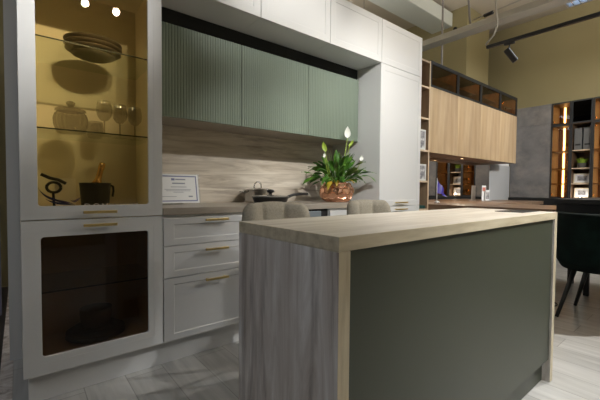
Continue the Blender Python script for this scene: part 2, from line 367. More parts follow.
# tall glass display cabinet
X0, X1, D = -.618, -.0015, .6
t = thing('display_cabinet', 'tall white display cabinet with amber glass door above and dark glass door below', 'cabinet', ((X0+X1)/2,.3,.14))
bm = new()
s = .018; CF = .021
box(bm, X0, X0+s, CF, D, .14, 2.16); box(bm, X1-s, X1, CF, D, .14, 2.16)
box(bm, X0+s, X1-s, .48, .498, .14, 2.16)
box(bm, X0+s, X1-s, CF, .48, .14, .158); box(bm, X0+s, X1-s, CF, .48, .85, .868); box(bm, X0+s, X1-s, CF, .48, 2.142, 2.16)
obj('carcass', bm, M['white_in'], t)
d = obj('glass_door', frame_panel(new(), X0, X1-.001, .8625, 2.158, -.555, -.074, .925, 2.09, .014, 0, .02), M['white'], t, bevel=.0015)
bm = new(); frame_panel(bm, -.587,-.042,.893,2.122, -.582,-.047,.898,2.117,.004, -.0012, .0004, 2); obj('groove_moulding', bm, M['white'], d)
tag(obj('pane', box(new(), -.57, -.06, .0145, .0175, .91, 2.1), M['amber'], d), 'amber tinted glass pane')
handle(-.382, -.235, .893, d)
d2 = obj('lower_door', frame_panel(new(), X0, X1-.001, .14, .8575, -.547, -.078, .222, .782, .014, 0, .02), M['white'], t, bevel=.0015)
bm = new(); frame_panel(bm, -.587,-.046,.19,.812, -.582,-.051,.195,.807,.004, -.0012, .0004, 2); obj('groove_moulding', bm, M['white'], d2)
tag(obj('pane', box(new(), -.57, -.064, .0145, .0175, .205, .79), M['smoke'], d2), 'dark smoked glass pane')
handle(-.382, -.235, .829, d2)
for z in (1.715, 1.292, .512):
    sh = obj('glass_shelf', box(new(), X0+s+.001, X1-s-.001, .055, .478, z-.004, z+.002), M['shelfglass'], t)
    obj('front_edge', box(new(), X0+s+.001, X1-s-.001, .0515, .0545, z-.004, z+.002), M['glassedge'], sh)
# emblem decal on the amber door
def ribbon(pts, w):
    bm = new(); prev = None
    for i, (x, z) in enumerate(pts):
        f = i/(len(pts)-1); ww = w*math.sin(PI*min(max(f,.06),.94))
        a = [bm.verts.new((x, .0138, z+ww)), bm.verts.new((x, .0138, z-ww))]
        if prev: bm.faces.new((prev[0], prev[1], a[1], a[0]))
        prev = a
    return bm
def bez(p, n=14):
    o = []
    for i in range(n+1):
        q = i/n; o.append(tuple(sum(c*pp[k] for c, pp in zip(((1-q)**3,3*q*(1-q)**2,3*q*q*(1-q),q**3), p)) for k in (0,1)))
    return o
obj('emblem', ribbon(bez([(-.553,1.01),(-.53,.955),(-.49,.957),(-.42,.927)]), .006), mat('emblem_navy',(.012,.012,.035),.6), d)
obj('emblem', ribbon(bez([(-.525,.958),(-.5,.935),(-.46,.936),(-.41,.927)]), .005), mat('emblem_navy',(.012,.012,.035),.6), d)
obj('emblem', ribbon(bez([(-.51,.957),(-.47,.95),(-.44,.94),(-.415,.932)]), .004), mat('plum_ink',(.06,.03,.05),.6), d)
obj('emblem', ribbon(bez([(-.43,.952),(-.41,.935),(-.4,.955),(-.385,.965)]), .006), mat('mauve_ink',(.1,.055,.06),.6), d)
# lettering low on the glass, mostly behind the frame
fc = bpy.data.curves.new('lettering','FONT'); fc.body = 'DOMINIUM'; fc.size = .042; fc.space_character = 1.25
tmp = bpy.data.objects.new('lettering', fc); COL.objects.link(tmp)
bpy.context.view_layer.update()
me = bpy.data.meshes.new_from_object(tmp.evaluated_get(bpy.context.evaluated_depsgraph_get()))
COL.objects.unlink(tmp); bpy.data.objects.remove(tmp)
me.transform(Matrix.Translation(Vector((-.375,.0138,.9045))-ORG[d.name]) @ Matrix.Rotation(PI/2,4,'X'))
me.materials.append(mat('cream_letters',(.5,.42,.32),.6))
lt = bpy.data.objects.new('lettering', me); COL.objects.link(lt); lt.parent = d; ORG[lt.name] = ORG[d.name]
# plinth and base cabinets
tag(obj('plinth', box(new(), -.6, 2.53, .045, .06, .001, .138), M['white'], bevel=.001), 'continuous taupe plinth board under the white cabinets', 'plinth')
def carcass(bm, x0, x1, z0, z1, y0=CF, y1=.598, shelf=True):
    box(bm, x0, x0+s, y0, y1, z0, z1); box(bm, x1-s, x1, y0, y1, z0, z1); box(bm, x0+s, x1-s, y1-.01, y1, z0, z1)
    box(bm, x0+s, x1-s, y0, y1-.01, z0, z0+s); box(bm, x0+s, x1-s, y0, y1-.01, z1-s, z1)
    return bm
def drawer_unit(x0, x1, label):
    t = thing('drawer_cabinet', label, 'cabinet', ((x0+x1)/2,.3,.14), 'white base cabinets with drawers')
    obj('carcass', carcass(new(), x0, x1, .14, .858), M['white'], t)
    for z0, z1 in ((.1415,.5),(.5035,.682),(.6855,.842)):
        dr = obj('drawer', shaker(new(), x0+.0015, x1-.0015, z0, z1, .056, .036), M['white'], t)
        xm = x0 + .312
        handle(xm-.075, xm+.075, z1-.034 if z1 < .8 else .826, dr)
    return t
drawer_unit(.0015, .632, 'white base cabinet with three shaker drawers beside the display cabinet')
drawer_unit(1.285, 1.888, 'white base cabinet with drawers under the copper plant pot')
t = thing('built_in_oven', 'grey fronted built-in appliance under the counter behind the upholstered stools', 'oven', (.95,.3,.14))
obj('body', box(new(), .64, 1.275, .02, .59, .14, .857), M['black'], t)
obj('front', box(new(), .66, 1.19, 0, .0195, .15, .845), M['steelgrey'], t, bevel=.002)
tag(obj('worktop', box(new(), .0005, 1.889, -.002, .598, .8605, .9), M['counter'], bevel=.002), 'beige stone-look kitchen worktop under the backsplash', 'worktop')
tag(obj('backsplash_panel', box(new(), .0005, 1.889, .6, .618, .001, 2.1), M['rustic_h']), 'pale rustic wood backsplash behind the kitchen worktop', 'panel')
# green fluted wall cabinets
def fluted(bm, x0, x1, z0, z1, y0, y1, pitch=.0183):
    n = max(1, round((x1-x0)/pitch)); p = (x1-x0)/n; prof = []
    for i in range(n):
        a = x0+i*p
        for f, dd in ((0,.003),(.12,.003),(.22,.0008),(.36,0),(.66,0),(.8,.0008),(.9,.003)): prof.append((a+f*p, y0+dd))
    prof.append((x1, y0+.003))
    lo = [bm.verts.new((x,y,z0)) for x,y in prof]; hi = [bm.verts.new((x,y,z1)) for x,y in prof]
    for i in range(len(prof)-1): bm.faces.new((lo[i],lo[i+1],hi[i+1],hi[i]))
    b = [bm.verts.new(p) for p in ((x0,y1,z0),(x1,y1,z0),(x1,y1,z1),(x0,y1,z1))]
    bm.faces.new((b[1],b[0],b[3],b[2])); bm.faces.new((lo[0],hi[0],b[3],b[0])); bm.faces.new((lo[-1],b[1],b[2],hi[-1]))
    bm.faces.new(lo[::-1]+[b[0],b[1]]); bm.faces.new(hi+[b[2],b[3]])
    return bm
GY = .2545
for k, (x0, x1, nm) in enumerate(((.003,.636,'leftmost, next to the glass display cabinet'),(.636,1.268,'middle one of the three in the niche'),(1.268,1.888,'rightmost, above the copper plant pot'))):
    t = thing('green_wall_cabinet', 'sage green fluted wall cabinet, '+nm, 'wall cabinet', ((x0+x1)/2,.42,1.465), 'sage green wall cabinets')
    obj('body', box(new(), x0+.001, x1-.001, GY+.022, .598, 1.48, 2.036), M['black'], t)
    obj('bottom_board', box(new(), x0+.001, x1-.001, GY+.021, .598, 1.4645, 1.479), M['counter'], t)
    obj('door', fluted(new(), x0+.002, x1-.002, 1.463, 2.041, GY, GY+.02), M['green'], t)
tag(obj('filler_board', box(new(), .003, 1.888, GY+.02, GY+.036, 2.0425, 2.139), M['black']), 'black filler strip above the green wall cabinets', 'board')
# bulkhead cabinets
for x0, x1, nm in ((.001,.635,'first beside the display cabinet'),(.637,1.268,'middle over the green cabinets'),(1.27,1.899,'third over the niche next to the tall cabinet'),(1.9015,2.538,'above the tall right cabinet')):
    t = thing('top_cabinet', 'white shaker top cabinet, '+nm, 'wall cabinet', ((x0+x1)/2,.3,2.14), 'white top cabinets')
    top = 2.527
    obj('body', box(new(), x0, x1, CF, .6, 2.1405, top), M['white'], t)
    obj('door', shaker(new(), x0+.0007, x1-.0007, 2.141, top, .052, .052, d=.0025, c=.003), M['white'], t)
t = thing('tall_cabinet', 'tall plain white shaker cabinet at the right end of the kitchen', 'cabinet', (2.22,.3,.14))
obj('carcass', box(new(), 1.892, 2.537, CF, .6, .14, 2.1385), M['white'], t)
obj('side_panel', box(new(), 1.892, 1.8985, .0, CF-.0005, .14, 2.1385), M['white'], t)
u = obj('door', shaker(new(), 1.9, 2.537, .861, 2.138, .052, .052, d=.0025, c=.003), M['white'], t)
handle(2.115, 2.29, .892, u)
u = obj('drawer', shaker(new(), 1.9, 2.537, .142, .857, .052, .052, d=.0025, c=.003), M['white'], t)
handle(2.115, 2.29, .829, u)
# ------------------------------------------------------------------ contents of the display cabinet
def plate(z, r, x=0, y=0):
    return lathe(new(), [(r*.45,0),(r*.55,.001),(r*.75,.006),(r,.018),(r,.021),(r*.74,.010),(r*.5,.005),(r*.1,.004)], x, y, z, 36, True, True)
z = 1.7175
LB = ['bottom plate of the stack on the top glass shelf','second plate up in the stack on the top glass shelf','third plate up in the stack on the top glass shelf','topmost plate of the stack on the top glass shelf']
for k in range(4):
    r = (.105,.135,.14,.14)[k]
    tag(obj('dinner_plate', plate(z, r, -.29, .25), M['china']), 'grey china '+LB[k], 'plate', 'plates on the top glass shelf'); z += .0225
# lower cabinet plates and bowl
z = .1588
for k, (r, nm) in enumerate(((.15,'lowest and widest plate of the stack'),(.148,'second plate of the stack'),(.11,'smaller plate under the bowl'))):
    tag(obj('serving_plate', plate(z, r, -.285, .3), M['china']), 'dark china '+nm+' behind the lower smoked door', 'plate', 'plates behind the smoked door'); z += .0225
tag(obj('bowl', lathe(new(), [(.04,0),(.07,.01),(.08,.06),(.082,.105),(.078,.105),(.075,.06),(.06,.016),(.01,.014)], -.285, .3, z-.008, 32), M['china']), 'dark china bowl standing on the plates behind the smoked door', 'bowl')
# ribbed glass jar
t = thing('glass_jar', 'ribbed glass jar with knobbed lid on the lower glass shelf', 'jar', (-.405,.2,1.2945))
bm = new(); n = 48; prof = [(.05,0),(.062,.006),(.074,.045),(.076,.075),(.068,.1),(.058,.108)]
rings = []
for r, zz in prof:
    rings.append([bm.verts.new((-.405+(r+(.0028 if i%2 else 0))*math.cos(2*PI*i/n), .2+(r+(.0028 if i%2 else 0))*math.sin(2*PI*i/n), 1.2945+zz)) for i in range(n)])
for a, b in zip(rings, rings[1:]):
    for i in range(n): bm.faces.new((a[i],a[(i+1)%n],b[(i+1)%n],b[i]))
bm.faces.new(rings[0][::-1]); obj('body', bm, M['clear'], t)
obj('lid', lathe(new(), [(.056,.109),(.07,.112),(.07,.122),(.05,.128),(.02,.134),(.012,.138),(.018,.147),(.022,.157),(.014,.165)], -.405,.2,1.2945,32), M['clear'], t)
def wineglass(x, y, z, label):
    t = thing('wine_glass', label, 'wine glass', (x,y,z), 'wine glasses on the lower glass shelf')
    obj('bowl', lathe(new(), [(.004,.083),(.018,.088),(.034,.108),(.04,.135),(.037,.165),(.032,.19)], x,y,z,28,False,False), M['stemware'], t)
    obj('stem', lathe(new(), [(.0045,.083),(.0035,.05),(.004,.008)], x,y,z,10,False,False), M['stemware'], t)
    obj('foot', lathe(new(), [(.004,.008),(.02,.004),(.035,.0022),(.035,.0008)], x,y,z,28,False,True), M['stemware'], t)
    return t
wineglass(-.25,.2,1.2945,'stemmed wine glass nearest the ribbed jar'); wineglass(-.165,.235,1.2945,'stemmed wine glass in the middle of the row of three'); wineglass(-.082,.25,1.2945,'stemmed wine glass farthest right on the shelf')
tag(obj('tumbler', lathe(new(), [(.03,0),(.04,.02),(.044,.055),(.04,.09),(.036,.095)], -.275,.33,1.2945,28,True,False), M['clear']), 'small rounded tumbler behind the wine glasses', 'tumbler')
# ice bucket, bottle, card, cap-like dark item
t = thing('ice_bucket', 'dark metal ice bucket on the display cabinet floor', 'bucket', (-.285,.28,.8685))
obj('pail', lathe(new(), [(.06,0),(.066,.01),(.078,.165),(.081,.17),(.076,.168),(.062,.02),(.01,.014)], -.285,.28,.8685,32), M['darkframe'], t)
obj('handle', tube(new(), [(-.207,.28,1.025),(-.195,.28,1.02),(-.193,.28,.995),(-.198,.28,.96)], .006, 8), M['blacksatin'], t)
t = thing('champagne_bottle', 'champagne bottle with gold foil neck leaning in the dark ice bucket', 'bottle', (-.3,.28,.9))
a = Vector((-.305,.275,.92)); dv = Vector((.24,.05,.95)).normalized(); mm = dv.to_track_quat('Z','Y').to_matrix().to_4x4()
bm = lathe(new(), [(.03,0),(.038,.01),(.038,.09),(.02,.13),(.014,.145)], 0,0,0,20); bmesh.ops.transform(bm, matrix=Matrix.Translation(a)@mm, verts=bm.verts); obj('glass_body', bm, mat('bottle_green',(.02,.04,.02),.15), t)
bm = lathe(new(), [(.03,.112),(.02,.134),(.0158,.15),(.0145,.2),(.0165,.205),(.0165,.235),(.012,.242)], 0,0,0,20); bmesh.ops.transform(bm, matrix=Matrix.Translation(a)@mm, verts=bm.verts); obj('foil_neck', bm, M['gold'], t)
tag(obj('card', box(new(), -.478,-.383,.235,.237,.8688,1.06), mat('cream_card',(.95,.93,.88),.7)), 'plain cream card standing beside the ice bucket', 'card')
t = thing('corkscrew', 'dark curled metal bottle opener in front of the cream card', 'opener', (-.47,.2,.8688))
obj('base', box(new(), -.5,-.46,.17,.23,.8688,.876), M['blacksatin'], t)
obj('stem', tube(new(), [(-.48,.2,.876),(-.482,.2,.93),(-.485,.2,.985)], .006,8), M['blacksatin'], t)
obj('arm', tube(new(), [(-.535,.2,1.078),(-.5,.2,1.06),(-.46,.2,1.05),(-.43,.2,1.032)], .008,8), M['blacksatin'], t)
obj('ring', tube(new(), [(-.482+.03*math.cos(a),.2,1.012+.026*math.sin(a)) for a in [PI*2*i/16 for i in range(17)]], .007, 8), M['blacksatin'], t)
# ------------------------------------------------------------------ things on the kitchen worktop
# certificate in an acrylic stand
t = thing('certificate_stand', 'white certificate with navy border in a clear stand on the worktop', 'certificate', (.25,.45,.9))
def slant(bm, x0, x1, z0, z1, y, th=.003, lean=.2):
    box(bm, x0, x1, -th/2, th/2, z0, z1)
    bmesh.ops.transform(bm, matrix=Matrix.Translation((0,y,.904))@Matrix.Rotation(-lean,4,'X'), verts=bm.verts); return bm
obj('acrylic_back', slant(new(), .08, .405, 0, .215, .43, .003), M['acrylic'], t)
obj('foot', box(new(), .08, .405, .36, .47, .9006, .9036), M['acrylic'], t)
pp = obj('paper', slant(new(), .092, .393, .004, .211, .427, .0008), M['paper'], t)
bm = new()
def sl(bm2, *a):
    b = new(); slant(b, *a, .4262, .0004); 
    me = bpy.data.meshes.new('x'); b.to_mesh(me); b.free(); bm2.from_mesh(me); bpy.data.meshes.remove(me)
for a in ((.105,.38,.016,.024),(.105,.38,.191,.199),(.105,.113,.024,.191),(.372,.38,.024,.191)): sl(bm, *a)
sl(bm, .2,.224,.165,.18)
obj('border', bm, mat('slate_blue_ink',(.2,.22,.38),.7), pp)
bm = new()
for a in ((.228,.3,.168,.177),(.205,.295,.14,.149),(.195,.305,.117,.121),(.15,.335,.1,.103),(.16,.33,.09,.093),(.21,.28,.08,.083),(.13,.23,.05,.053),(.315,.345,.046,.056)): sl(bm, *a)
obj('print', bm, M['grey_ink'], pp)
# saucepan
t = thing('saucepan', 'steel saucepan with arched lid handle on the worktop', 'saucepan', (.9,.455,.9))
c = (.9,.455)
obj('pot', lathe(new(), [(.1,.0006),(.112,.006),(.115,.02),(.115,.098),(.12,.1),(.112,.1),(.11,.02),(.02,.012)], *c,.9,40), M['chrome'], t)
l = obj('lid', lathe(new(), [(.121,.1012),(.123,.106),(.118,.11),(.08,.118),(.03,.122),(.005,.123)], *c,.9,40), M['chrome'], t)
obj('lid_handle', tube(new(), [(c[0]-.035,c[1],1.021),(c[0]-.03,c[1],1.05),(c[0]-.012,c[1],1.066),(c[0]+.012,c[1],1.066),(c[0]+.03,c[1],1.05),(c[0]+.035,c[1],1.021)], .006, 10), M['chrome'], l)
for sx in (-1,1): obj('side_handle', tube(new(), [(c[0]+sx*.114,c[1]-.03,.985),(c[0]+sx*.148,c[1]-.025,.988),(c[0]+sx*.15,c[1]+.025,.988),(c[0]+sx*.114,c[1]+.03,.985)], .006, 8), M['chrome'], t)
# frying pan
t = thing('frying_pan', 'black frying pan with glass lid standing before the saucepan', 'frying pan', (.83,.165,.9))
c = (.83,.165)
obj('pan', lathe(new(), [(.105,.0006),(.118,.005),(.135,.048),(.138,.052),(.132,.052),(.114,.01),(.02,.008)], *c,.9,40), M['blacksatin'], t)
obj('lid', lathe(new(), [(.139,.0525),(.139,.056),(.11,.062),(.05,.069),(.018,.071)], *c,.9,40), mat('lid_glass',(.2,.19,.17),.12), t)
obj('lid_knob', lathe(new(), [(.012,.0715),(.014,.082),(.026,.086),(.028,.1),(.02,.106)], *c,.9,24), M['blacksatin'], t)
hd = [(c[0]+.125,c[1]+.01,.938),(c[0]+.17,c[1]+.016,.95),(c[0]+.23,c[1]+.026,.966),(c[0]+.3,c[1]+.036,.972),(c[0]+.4,c[1]+.05,.972)]
obj('handle', tube(new(), hd, .0115, 10), M['blacksatin'], t)
obj('ferrule', tube(new(), [(c[0]+.118,c[1]+.008,.936),(c[0]+.15,c[1]+.013,.944)], .0135, 10), M['chrome'], t)
# peace lily
PX, PY, PZ = 1.592, .24, .9
t = thing('potted_peace_lily', 'peace lily with white flower in a faceted copper bowl on the worktop', 'potted plant', (PX,PY,PZ))
bm = new()
def prof(v):  # v 0..1 -> r,z
    a = -1.15 + v*2.05
    return .154*math.cos(a*.82)**.75, .087+.084*math.sin(a)/math.sin(1.15) if a < 0 else .087+.083*math.sin(a)/math.sin(.9)
n_, rows = 11, 4
hx = {}
def P(u, v):
    v = min(max(v,0),1); r, zz = prof(v); a = u*2*PI/n_
    key = (round(u%n_,3), round(v,3))
    if key not in hx: hx[key] = bm.verts.new((PX+r*math.cos(a), PY+r*math.sin(a), PZ+.001+zz))
    return hx[key]
h = 1/(rows*1.0+.0)
for j in range(-1, rows+1):
    for i in range(n_):
        u = i + (.5 if j % 2 else 0); v = (j+.5)*h
        vs = []
        for du, dv in ((0,h*.667),(-.5,h*.333),(-.5,-h*.333),(0,-h*.667),(.5,-h*.333),(.5,h*.333)):
            q = P(u+du, v+dv)
            if q not in vs: vs.append(q)
        if len(vs) >= 3:
            try: bm.faces.new(vs)
            except ValueError: pass
base = [v for v in bm.verts if v.co.z < PZ+.012]
bmesh.ops.recalc_face_normals(bm, faces=bm.faces)
# press every facet slightly in, so each hexagon reads as a flat hammer mark
res = bmesh.ops.inset_individual(bm, faces=list(bm.faces), thickness=.006, depth=-.004)
obj('pot', bm, M['copper'], t)
obj('pot_floor', lathe(new(), [(.02,.0005),(.095,.0005),(.1,.006),(.02,.006)], PX,PY,PZ,24), M['copper'], t)
obj('soil', lathe(new(), [(.118,.135),(.118,.14),(.02,.152)], PX,PY,PZ,24), M['soil'], t)
def leaf(bm, base, az, el, pl, bl, w, droop, roll=0):
    """petiole pl long, blade bl long, drooping"""
    p = Vector(base); d = Vector((math.cos(az)*math.cos(el), math.sin(az)*math.cos(el), math.sin(el)))
    pts = [p.copy()]; n = 5
    for k in range(n):
        p = p + d*pl/n; pts.append(p.copy()); d = (d + Vector((0,0,-.05*droop))).normalized()
    tube(bm, pts, .0028, 5)
    side = Vector((-math.sin(az), math.cos(az), 0)); m = 9; prev = None
    for k in range(m+1):
        f = k/m; ww = w*(math.sin(PI*f**.75)**.8 if 0 < f < 1 else .02)
        nrm = side.cross(d).normalized()
        sd = (side*math.cos(roll)+nrm*math.sin(roll))
        wav = .004*math.sin(f*9+az*3)
        row = [bm.verts.new(p+sd*ww+nrm*(.25*ww+wav)), bm.verts.new(p+sd*ww*.5+nrm*.08*ww), bm.verts.new(p), bm.verts.new(p-sd*ww*.5+nrm*.08*ww), bm.verts.new(p-sd*ww+nrm*(.25*ww-wav))]
        if prev:
            for q in range(4):
                fc = bm.faces.new((prev[q],prev[q+1],row[q+1],row[q])); fc.smooth = True
        prev = row
        p = p + d*bl/m; d = (d + Vector((0,0,-.16*droop))).normalized()
bm = new()
for k in range(84):
    az = 2*PI*k*.381966 + random.uniform(-.2,.2); ring = (k%5)/4
    el = math.radians(82 - 50*ring + random.uniform(-10,10)); r0 = .02+.06*ring*random.random()
    leaf(bm, (PX+r0*math.cos(az), PY+r0*math.sin(az), PZ+.155), az, el, random.uniform(.06,.18), random.uniform(.12,.2), random.uniform(.013,.023), random.uniform(.3,1.5), random.uniform(-.6,.6))
for v in bm.verts:      # keep leaves off the wall, the side panel and the worktop
    v.co.y = min(v.co.y, .585) if v.co.z < 1.44 else min(v.co.y, .245); v.co.x = min(v.co.x, 1.885); v.co.z = max(v.co.z, PZ+.004)
obj('foliage', bm, M['leaf'], t, fix=False)
for az, el, pl, bl, dr in ((PI+.45,.5,.09,.12,1.8),(PI+.8,.75,.07,.1,1.9),(-PI/2+.25,.8,.07,.08,1.6)):
    bm = new(); leaf(bm, (PX+.06*math.cos(az), PY+.06*math.sin(az), PZ+.15), az, el, pl, bl, .022, dr)
    tag(obj('leaf', bm, M['leaf_y'], t, fix=False), 'yellowed leaf')
def flower(tip, bloom, m, w, hgt, label, lean=(0,0,1)):
    stem = obj('flower_stalk', tube(new(), [(PX+.02,PY,PZ+.15), (PX*.4+tip[0]*.6, PY*.4+tip[1]*.6, PZ*.45+tip[2]*.55), tip], .003, 6), M['lime'], t)
    bm = new(); n = 9; prev = None; lv = Vector(lean).normalized(); view = Vector((rt.x,rt.y,0)); back = Vector((fw.x,fw.y,0))
    for k in range(n+1):
        f = k/n; ww = w*(math.sin(PI*f**.7)**.85 if 0<f<1 else .02)
        p = Vector(tip)+lv*hgt*f + back*.012*math.sin(PI*f)
        row = [bm.verts.new(p+view*ww-back*.5*ww), bm.verts.new(p), bm.verts.new(p-view*ww-back*.5*ww)]
        if prev:
            for q in range(2): fc = bm.faces.new((prev[q],prev[q+1],row[q+1],row[q])); fc.smooth = True
        prev = row
    tag(obj('spathe', bm, m, stem, fix=False), label)
flower((1.668,.185,1.47), 0, M['spathe'], .028, .105, 'white flower spathe')
flower((1.688,.18,1.395), 0, M['lime'], .016, .075, 'lime green bract', (.5,-.3,1))
flower((1.862,.19,1.275), 0, M['spathe'], .017, .06, 'small white flower spathe', (.2,0,1))
flower((1.405,.19,1.33), 0, M['lime'], .021, .09, 'lime green spathe', (-.3,0,1))
flower((1.385,.18,1.275), 0, M['spathe'], .011, .05, 'pale flower bud')
# ------------------------------------------------------------------ island
t = thing('kitchen_island', 'island with dark green front and rustic grey wood end panel', 'island', (.785,-1.14,0))
IX0, IX1, IY0, IY1, ZT = -.0435, 1.587, -1.4093, -.9355, .8668
def two(bm):
    bm.normal_update()
    for f in bm.faces: f.material_index = 0 if abs(f.normal.x) > .7 else 1
    return bm
bm = box(new(), IX0, IX0+.04, IY0, IY1, .001, ZT-.0006); bmesh.ops.recalc_face_normals(bm, faces=bm.faces)
obj('end_panel', two(bm), [M['rustic_v'], M['oak_edge_v']], t, bevel=.0012)
bm = box(new(), IX1-.04, IX1, IY0, IY1, .001, ZT-.0006); bmesh.ops.recalc_face_normals(bm, faces=bm.faces)
obj('end_panel', two(bm), [M['rustic_v'], M['oak_edge_v']], t, bevel=.0012)
obj('front_panel', box(new(), IX0+.041, IX1-.041, IY0+.009, IY0+.029, .122, ZT-.001), M['green_front'], t, bevel=.001)
obj('plinth', box(new(), IX0+.041, IX1-.041, -1.372, -1.354, .001, .12), M['green_front'], t)
obj('cabinet_body', box(new(), IX0+.041, IX1-.041, -1.352, -1.08, .1, ZT-.002), M['white'], t)
bm = box(new(), IX0, IX1, IY0, IY1, ZT, .9029); bmesh.ops.recalc_face_normals(bm, faces=bm.faces); bm.normal_update()
for f in bm.faces: f.material_index = 0 if f.normal.z > .5 else 1
tag(obj('island_worktop', bm, [M['oak_top'], M['oak_edge']], bevel=.0015), 'pale oak worktop slab on the green fronted island', 'worktop')
tag(obj('dark_slab', box(new(), 1.33, 1.56, -1.335, -1.2, .9034, .9062), mat('dark_slab_gloss',(.03,.03,.03),.25), bevel=.001), 'flat thin dark slab at the far end of the island worktop', 'plate')  # thin slab, darker than the oak around it
# ------------------------------------------------------------------ upholstered stools
def make_stool(label, loc):
    x, y = loc
    t = thing('bar_stool', label, 'stool', (x,y,0), 'taupe channel-back bar stools')
    W, z0, z1 = .185, .60, .942; nch, per = 3, 12; bm = new(); rows = []
    yb = y + .21
    for i in range(nch*per+1):
        f = i/(nch*per); u = 2*f-1; px = x + W*math.sin(u*1.18)/math.sin(1.18); yc = yb - .15*(1-math.cos(u*1.18))
        ta = u*1.05; nx, ny = math.sin(ta), math.cos(ta)          # outward normal
        bul = abs(math.sin(PI*f*nch))**.45
        e = max(0, abs(u)-.72)/.28; top = z1 - .085*(1-math.sqrt(max(0,1-e*e))) - .012*u*u
        rr = []
        for off, zz in ((-.022*bul,z0),(-.026*bul-.006,z0+.13),(-.026*bul,top-.05),(-.017*bul,top-.016),(.012,top-.004+.005*bul),(.036,top-.004),(.052,top-.022),(.056,top-.06),(.052,z0+.1),(.04,z0)):
            rr.append(bm.verts.new((px+nx*off, yc+ny*off, zz)))
        rows.append(rr)
    for a, b in zip(rows, rows[1:]):
        for k in range(len(a)):
            k2 = (k+1)%len(a); fc = bm.faces.new((a[k],a[k2],b[k2],b[k])); fc.smooth = True
    bm.faces.new(rows[0]); bm.faces.new(rows[-1][::-1])
    obj('backrest', bm, M['fabric'], t)
    obj('seat', lathe(new(), [(.1,.585),(.19,.59),(.205,.61),(.205,.64),(.19,.665),(.14,.675),(.02,.677)], x,y-.01,0,32), M['fabric'], t, smooth=True)
    for sx in (-1,1):
        for sy in (-1,1): obj('leg', tube(new(), [(x+sx*.15,y+sy*.14,.584),(x+sx*.2,y+sy*.19,.003)], .014, 10, .01), M['blacksatin'], t)
    pts = [(x+.19*sx,y+.18*sy,.22) for sx, sy in ((-1,-1),(1,-1),(1,1),(-1,1),(-1,-1))]
    for k in range(4): obj('footrest', tube(new(), [pts[k],pts[k+1]], .007, 8), M['blacksatin'], t)
    return t
st = make_stool('taupe channel-tufted bar stool in front of the saucepan and pan', (.478,-.585))
dup(st, (1.275,-.565,0), 'taupe channel-tufted bar stool in front of the copper plant pot')
# ------------------------------------------------------------------ open oak shelf and study wall
SX0, SX1, SY = 2.545, 3.125, .2545
t = thing('open_shelf', 'narrow open oak shelf unit beside the tall white cabinet', 'shelf unit', (2.84,.43,0))
for xa in (SX0, SX1-.02): obj('side_panel', box(new(), xa, xa+.02, SY, .598, .001, 2.51), M['oak_in'], t)
for z in (.08,.785,1.11,1.465,1.835,2.195,2.49): 
    b = obj('shelf', box(new(), SX0+.0205, SX1-.0205, SY+.003, .585, z-.01, z+.01), M['oak_in'], t)
    obj('edge_band', box(new(), SX0+.0205, SX1-.0205, SY, SY+.0028, z-.01, z+.01), M['oak_light'], b)
obj('edge_band', box(new(), SX1-.02, SX1, SY-.003, SY-.0003, .001, 2.51), M['oak_light'], t)
obj('back_panel', box(new(), SX0+.0205, SX1-.0205, .586, .597, .001, 2.51), M['oak_in'], t)
def photo_frame(x0, x1, y, z, h, label, group=None):
    t = thing('photo_frame', label, 'photo frame', ((x0+x1)/2,y,z), group)
    obj('frame', frame_panel(new(), x0, x1, z+.0005, z+h, x0+.018, x1-.018, z+.018, z+h-.018, .001, y, y+.012, 1), M['white_plastic'], t)
    obj('print', box(new(), x0+.015, x1-.015, y+.006, y+.009, z+.015, z+h-.015), M['photo'], t)
photo_frame(2.8, 3.06, .262, 1.4755, .23, 'white picture frame on the open oak shelf, upper one'); photo_frame(2.8, 3.082, .262, 1.1205, .19, 'white picture frame on the open oak shelf, lower one')
tag(obj('storage_box', box(new(), 2.75, 3.09, .27, .45, .7955, .83), M['teal'], bevel=.004), 'flat dark green box on the lowest visible oak shelf', 'box')
xs = [3.132, 3.785, 4.44, 5.095, 5.745]
lw = ['nearest the open shelf','second from the open shelf','third from the open shelf','farthest right, next to the grey wall panels']
for k in range(4):
    x0, x1 = xs[k]+.001, xs[k+1]-.001
    t = thing('oak_wall_cabinet', 'golden oak wall cabinet above the mirror, '+lw[k], 'wall cabinet', ((x0+x1)/2,.42,1.46), 'golden oak wall cabinets')
    obj('body', box(new(), x0, x1, SY+.021, .598, 1.46, 2.218), M['walnut'], t)
    obj('door', box(new(), x0+.0007, x1-.0007, SY, SY+.02, 1.457, 2.219), M['oak_gold'], t, bevel=.001)
    t = thing('glass_wall_cabinet', 'black framed amber glass cabinet with lit interior, '+lw[k], 'wall cabinet', ((x0+x1)/2,.42,2.222), 'black framed glass cabinets')
    bm = new(); a, b = 2.222, 2.512
    box(bm, x0, x0+.015, SY+.021, .598, a, b); box(bm, x1-.015, x1, SY+.021, .598, a, b); box(bm, x0+.015, x1-.015, .588, .598, a, b); box(bm, x0+.015, x1-.015, SY+.021, .588, a, a+.012)
    obj('body', bm, M['walnut'], t)
    obj('top', box(new(), x0, x1, SY+.021, .598, b+.0005, b+.012), M['black'], t)
    dd = obj('door_frame', frame_panel(new(), x0+.0007, x1-.0007, 2.2215, 2.523, x0+.026, x1-.026, 2.247, 2.484, .002, SY, SY+.02, 1), M['black'], t)
    obj('pane', box(new(), x0+.02, x1-.02, SY+.01, SY+.013, 2.24, 2.506), M['amberdark'], dd)
    obj('light_strip', box(new(), x0+.03, x1-.03, SY+.023, SY+.028, 2.502, 2.508), M['ledwarm_lo'], t)
    if not k: obj('light_strip', box(new(), x0+.04, x0+.05, .58, .586, 2.24, 2.5), M['ledwarm'], t)
    obj('shelf', box(new(), x0+.016, x1-.016, .32, .587, 2.36, 2.366), M['walnut'], t)
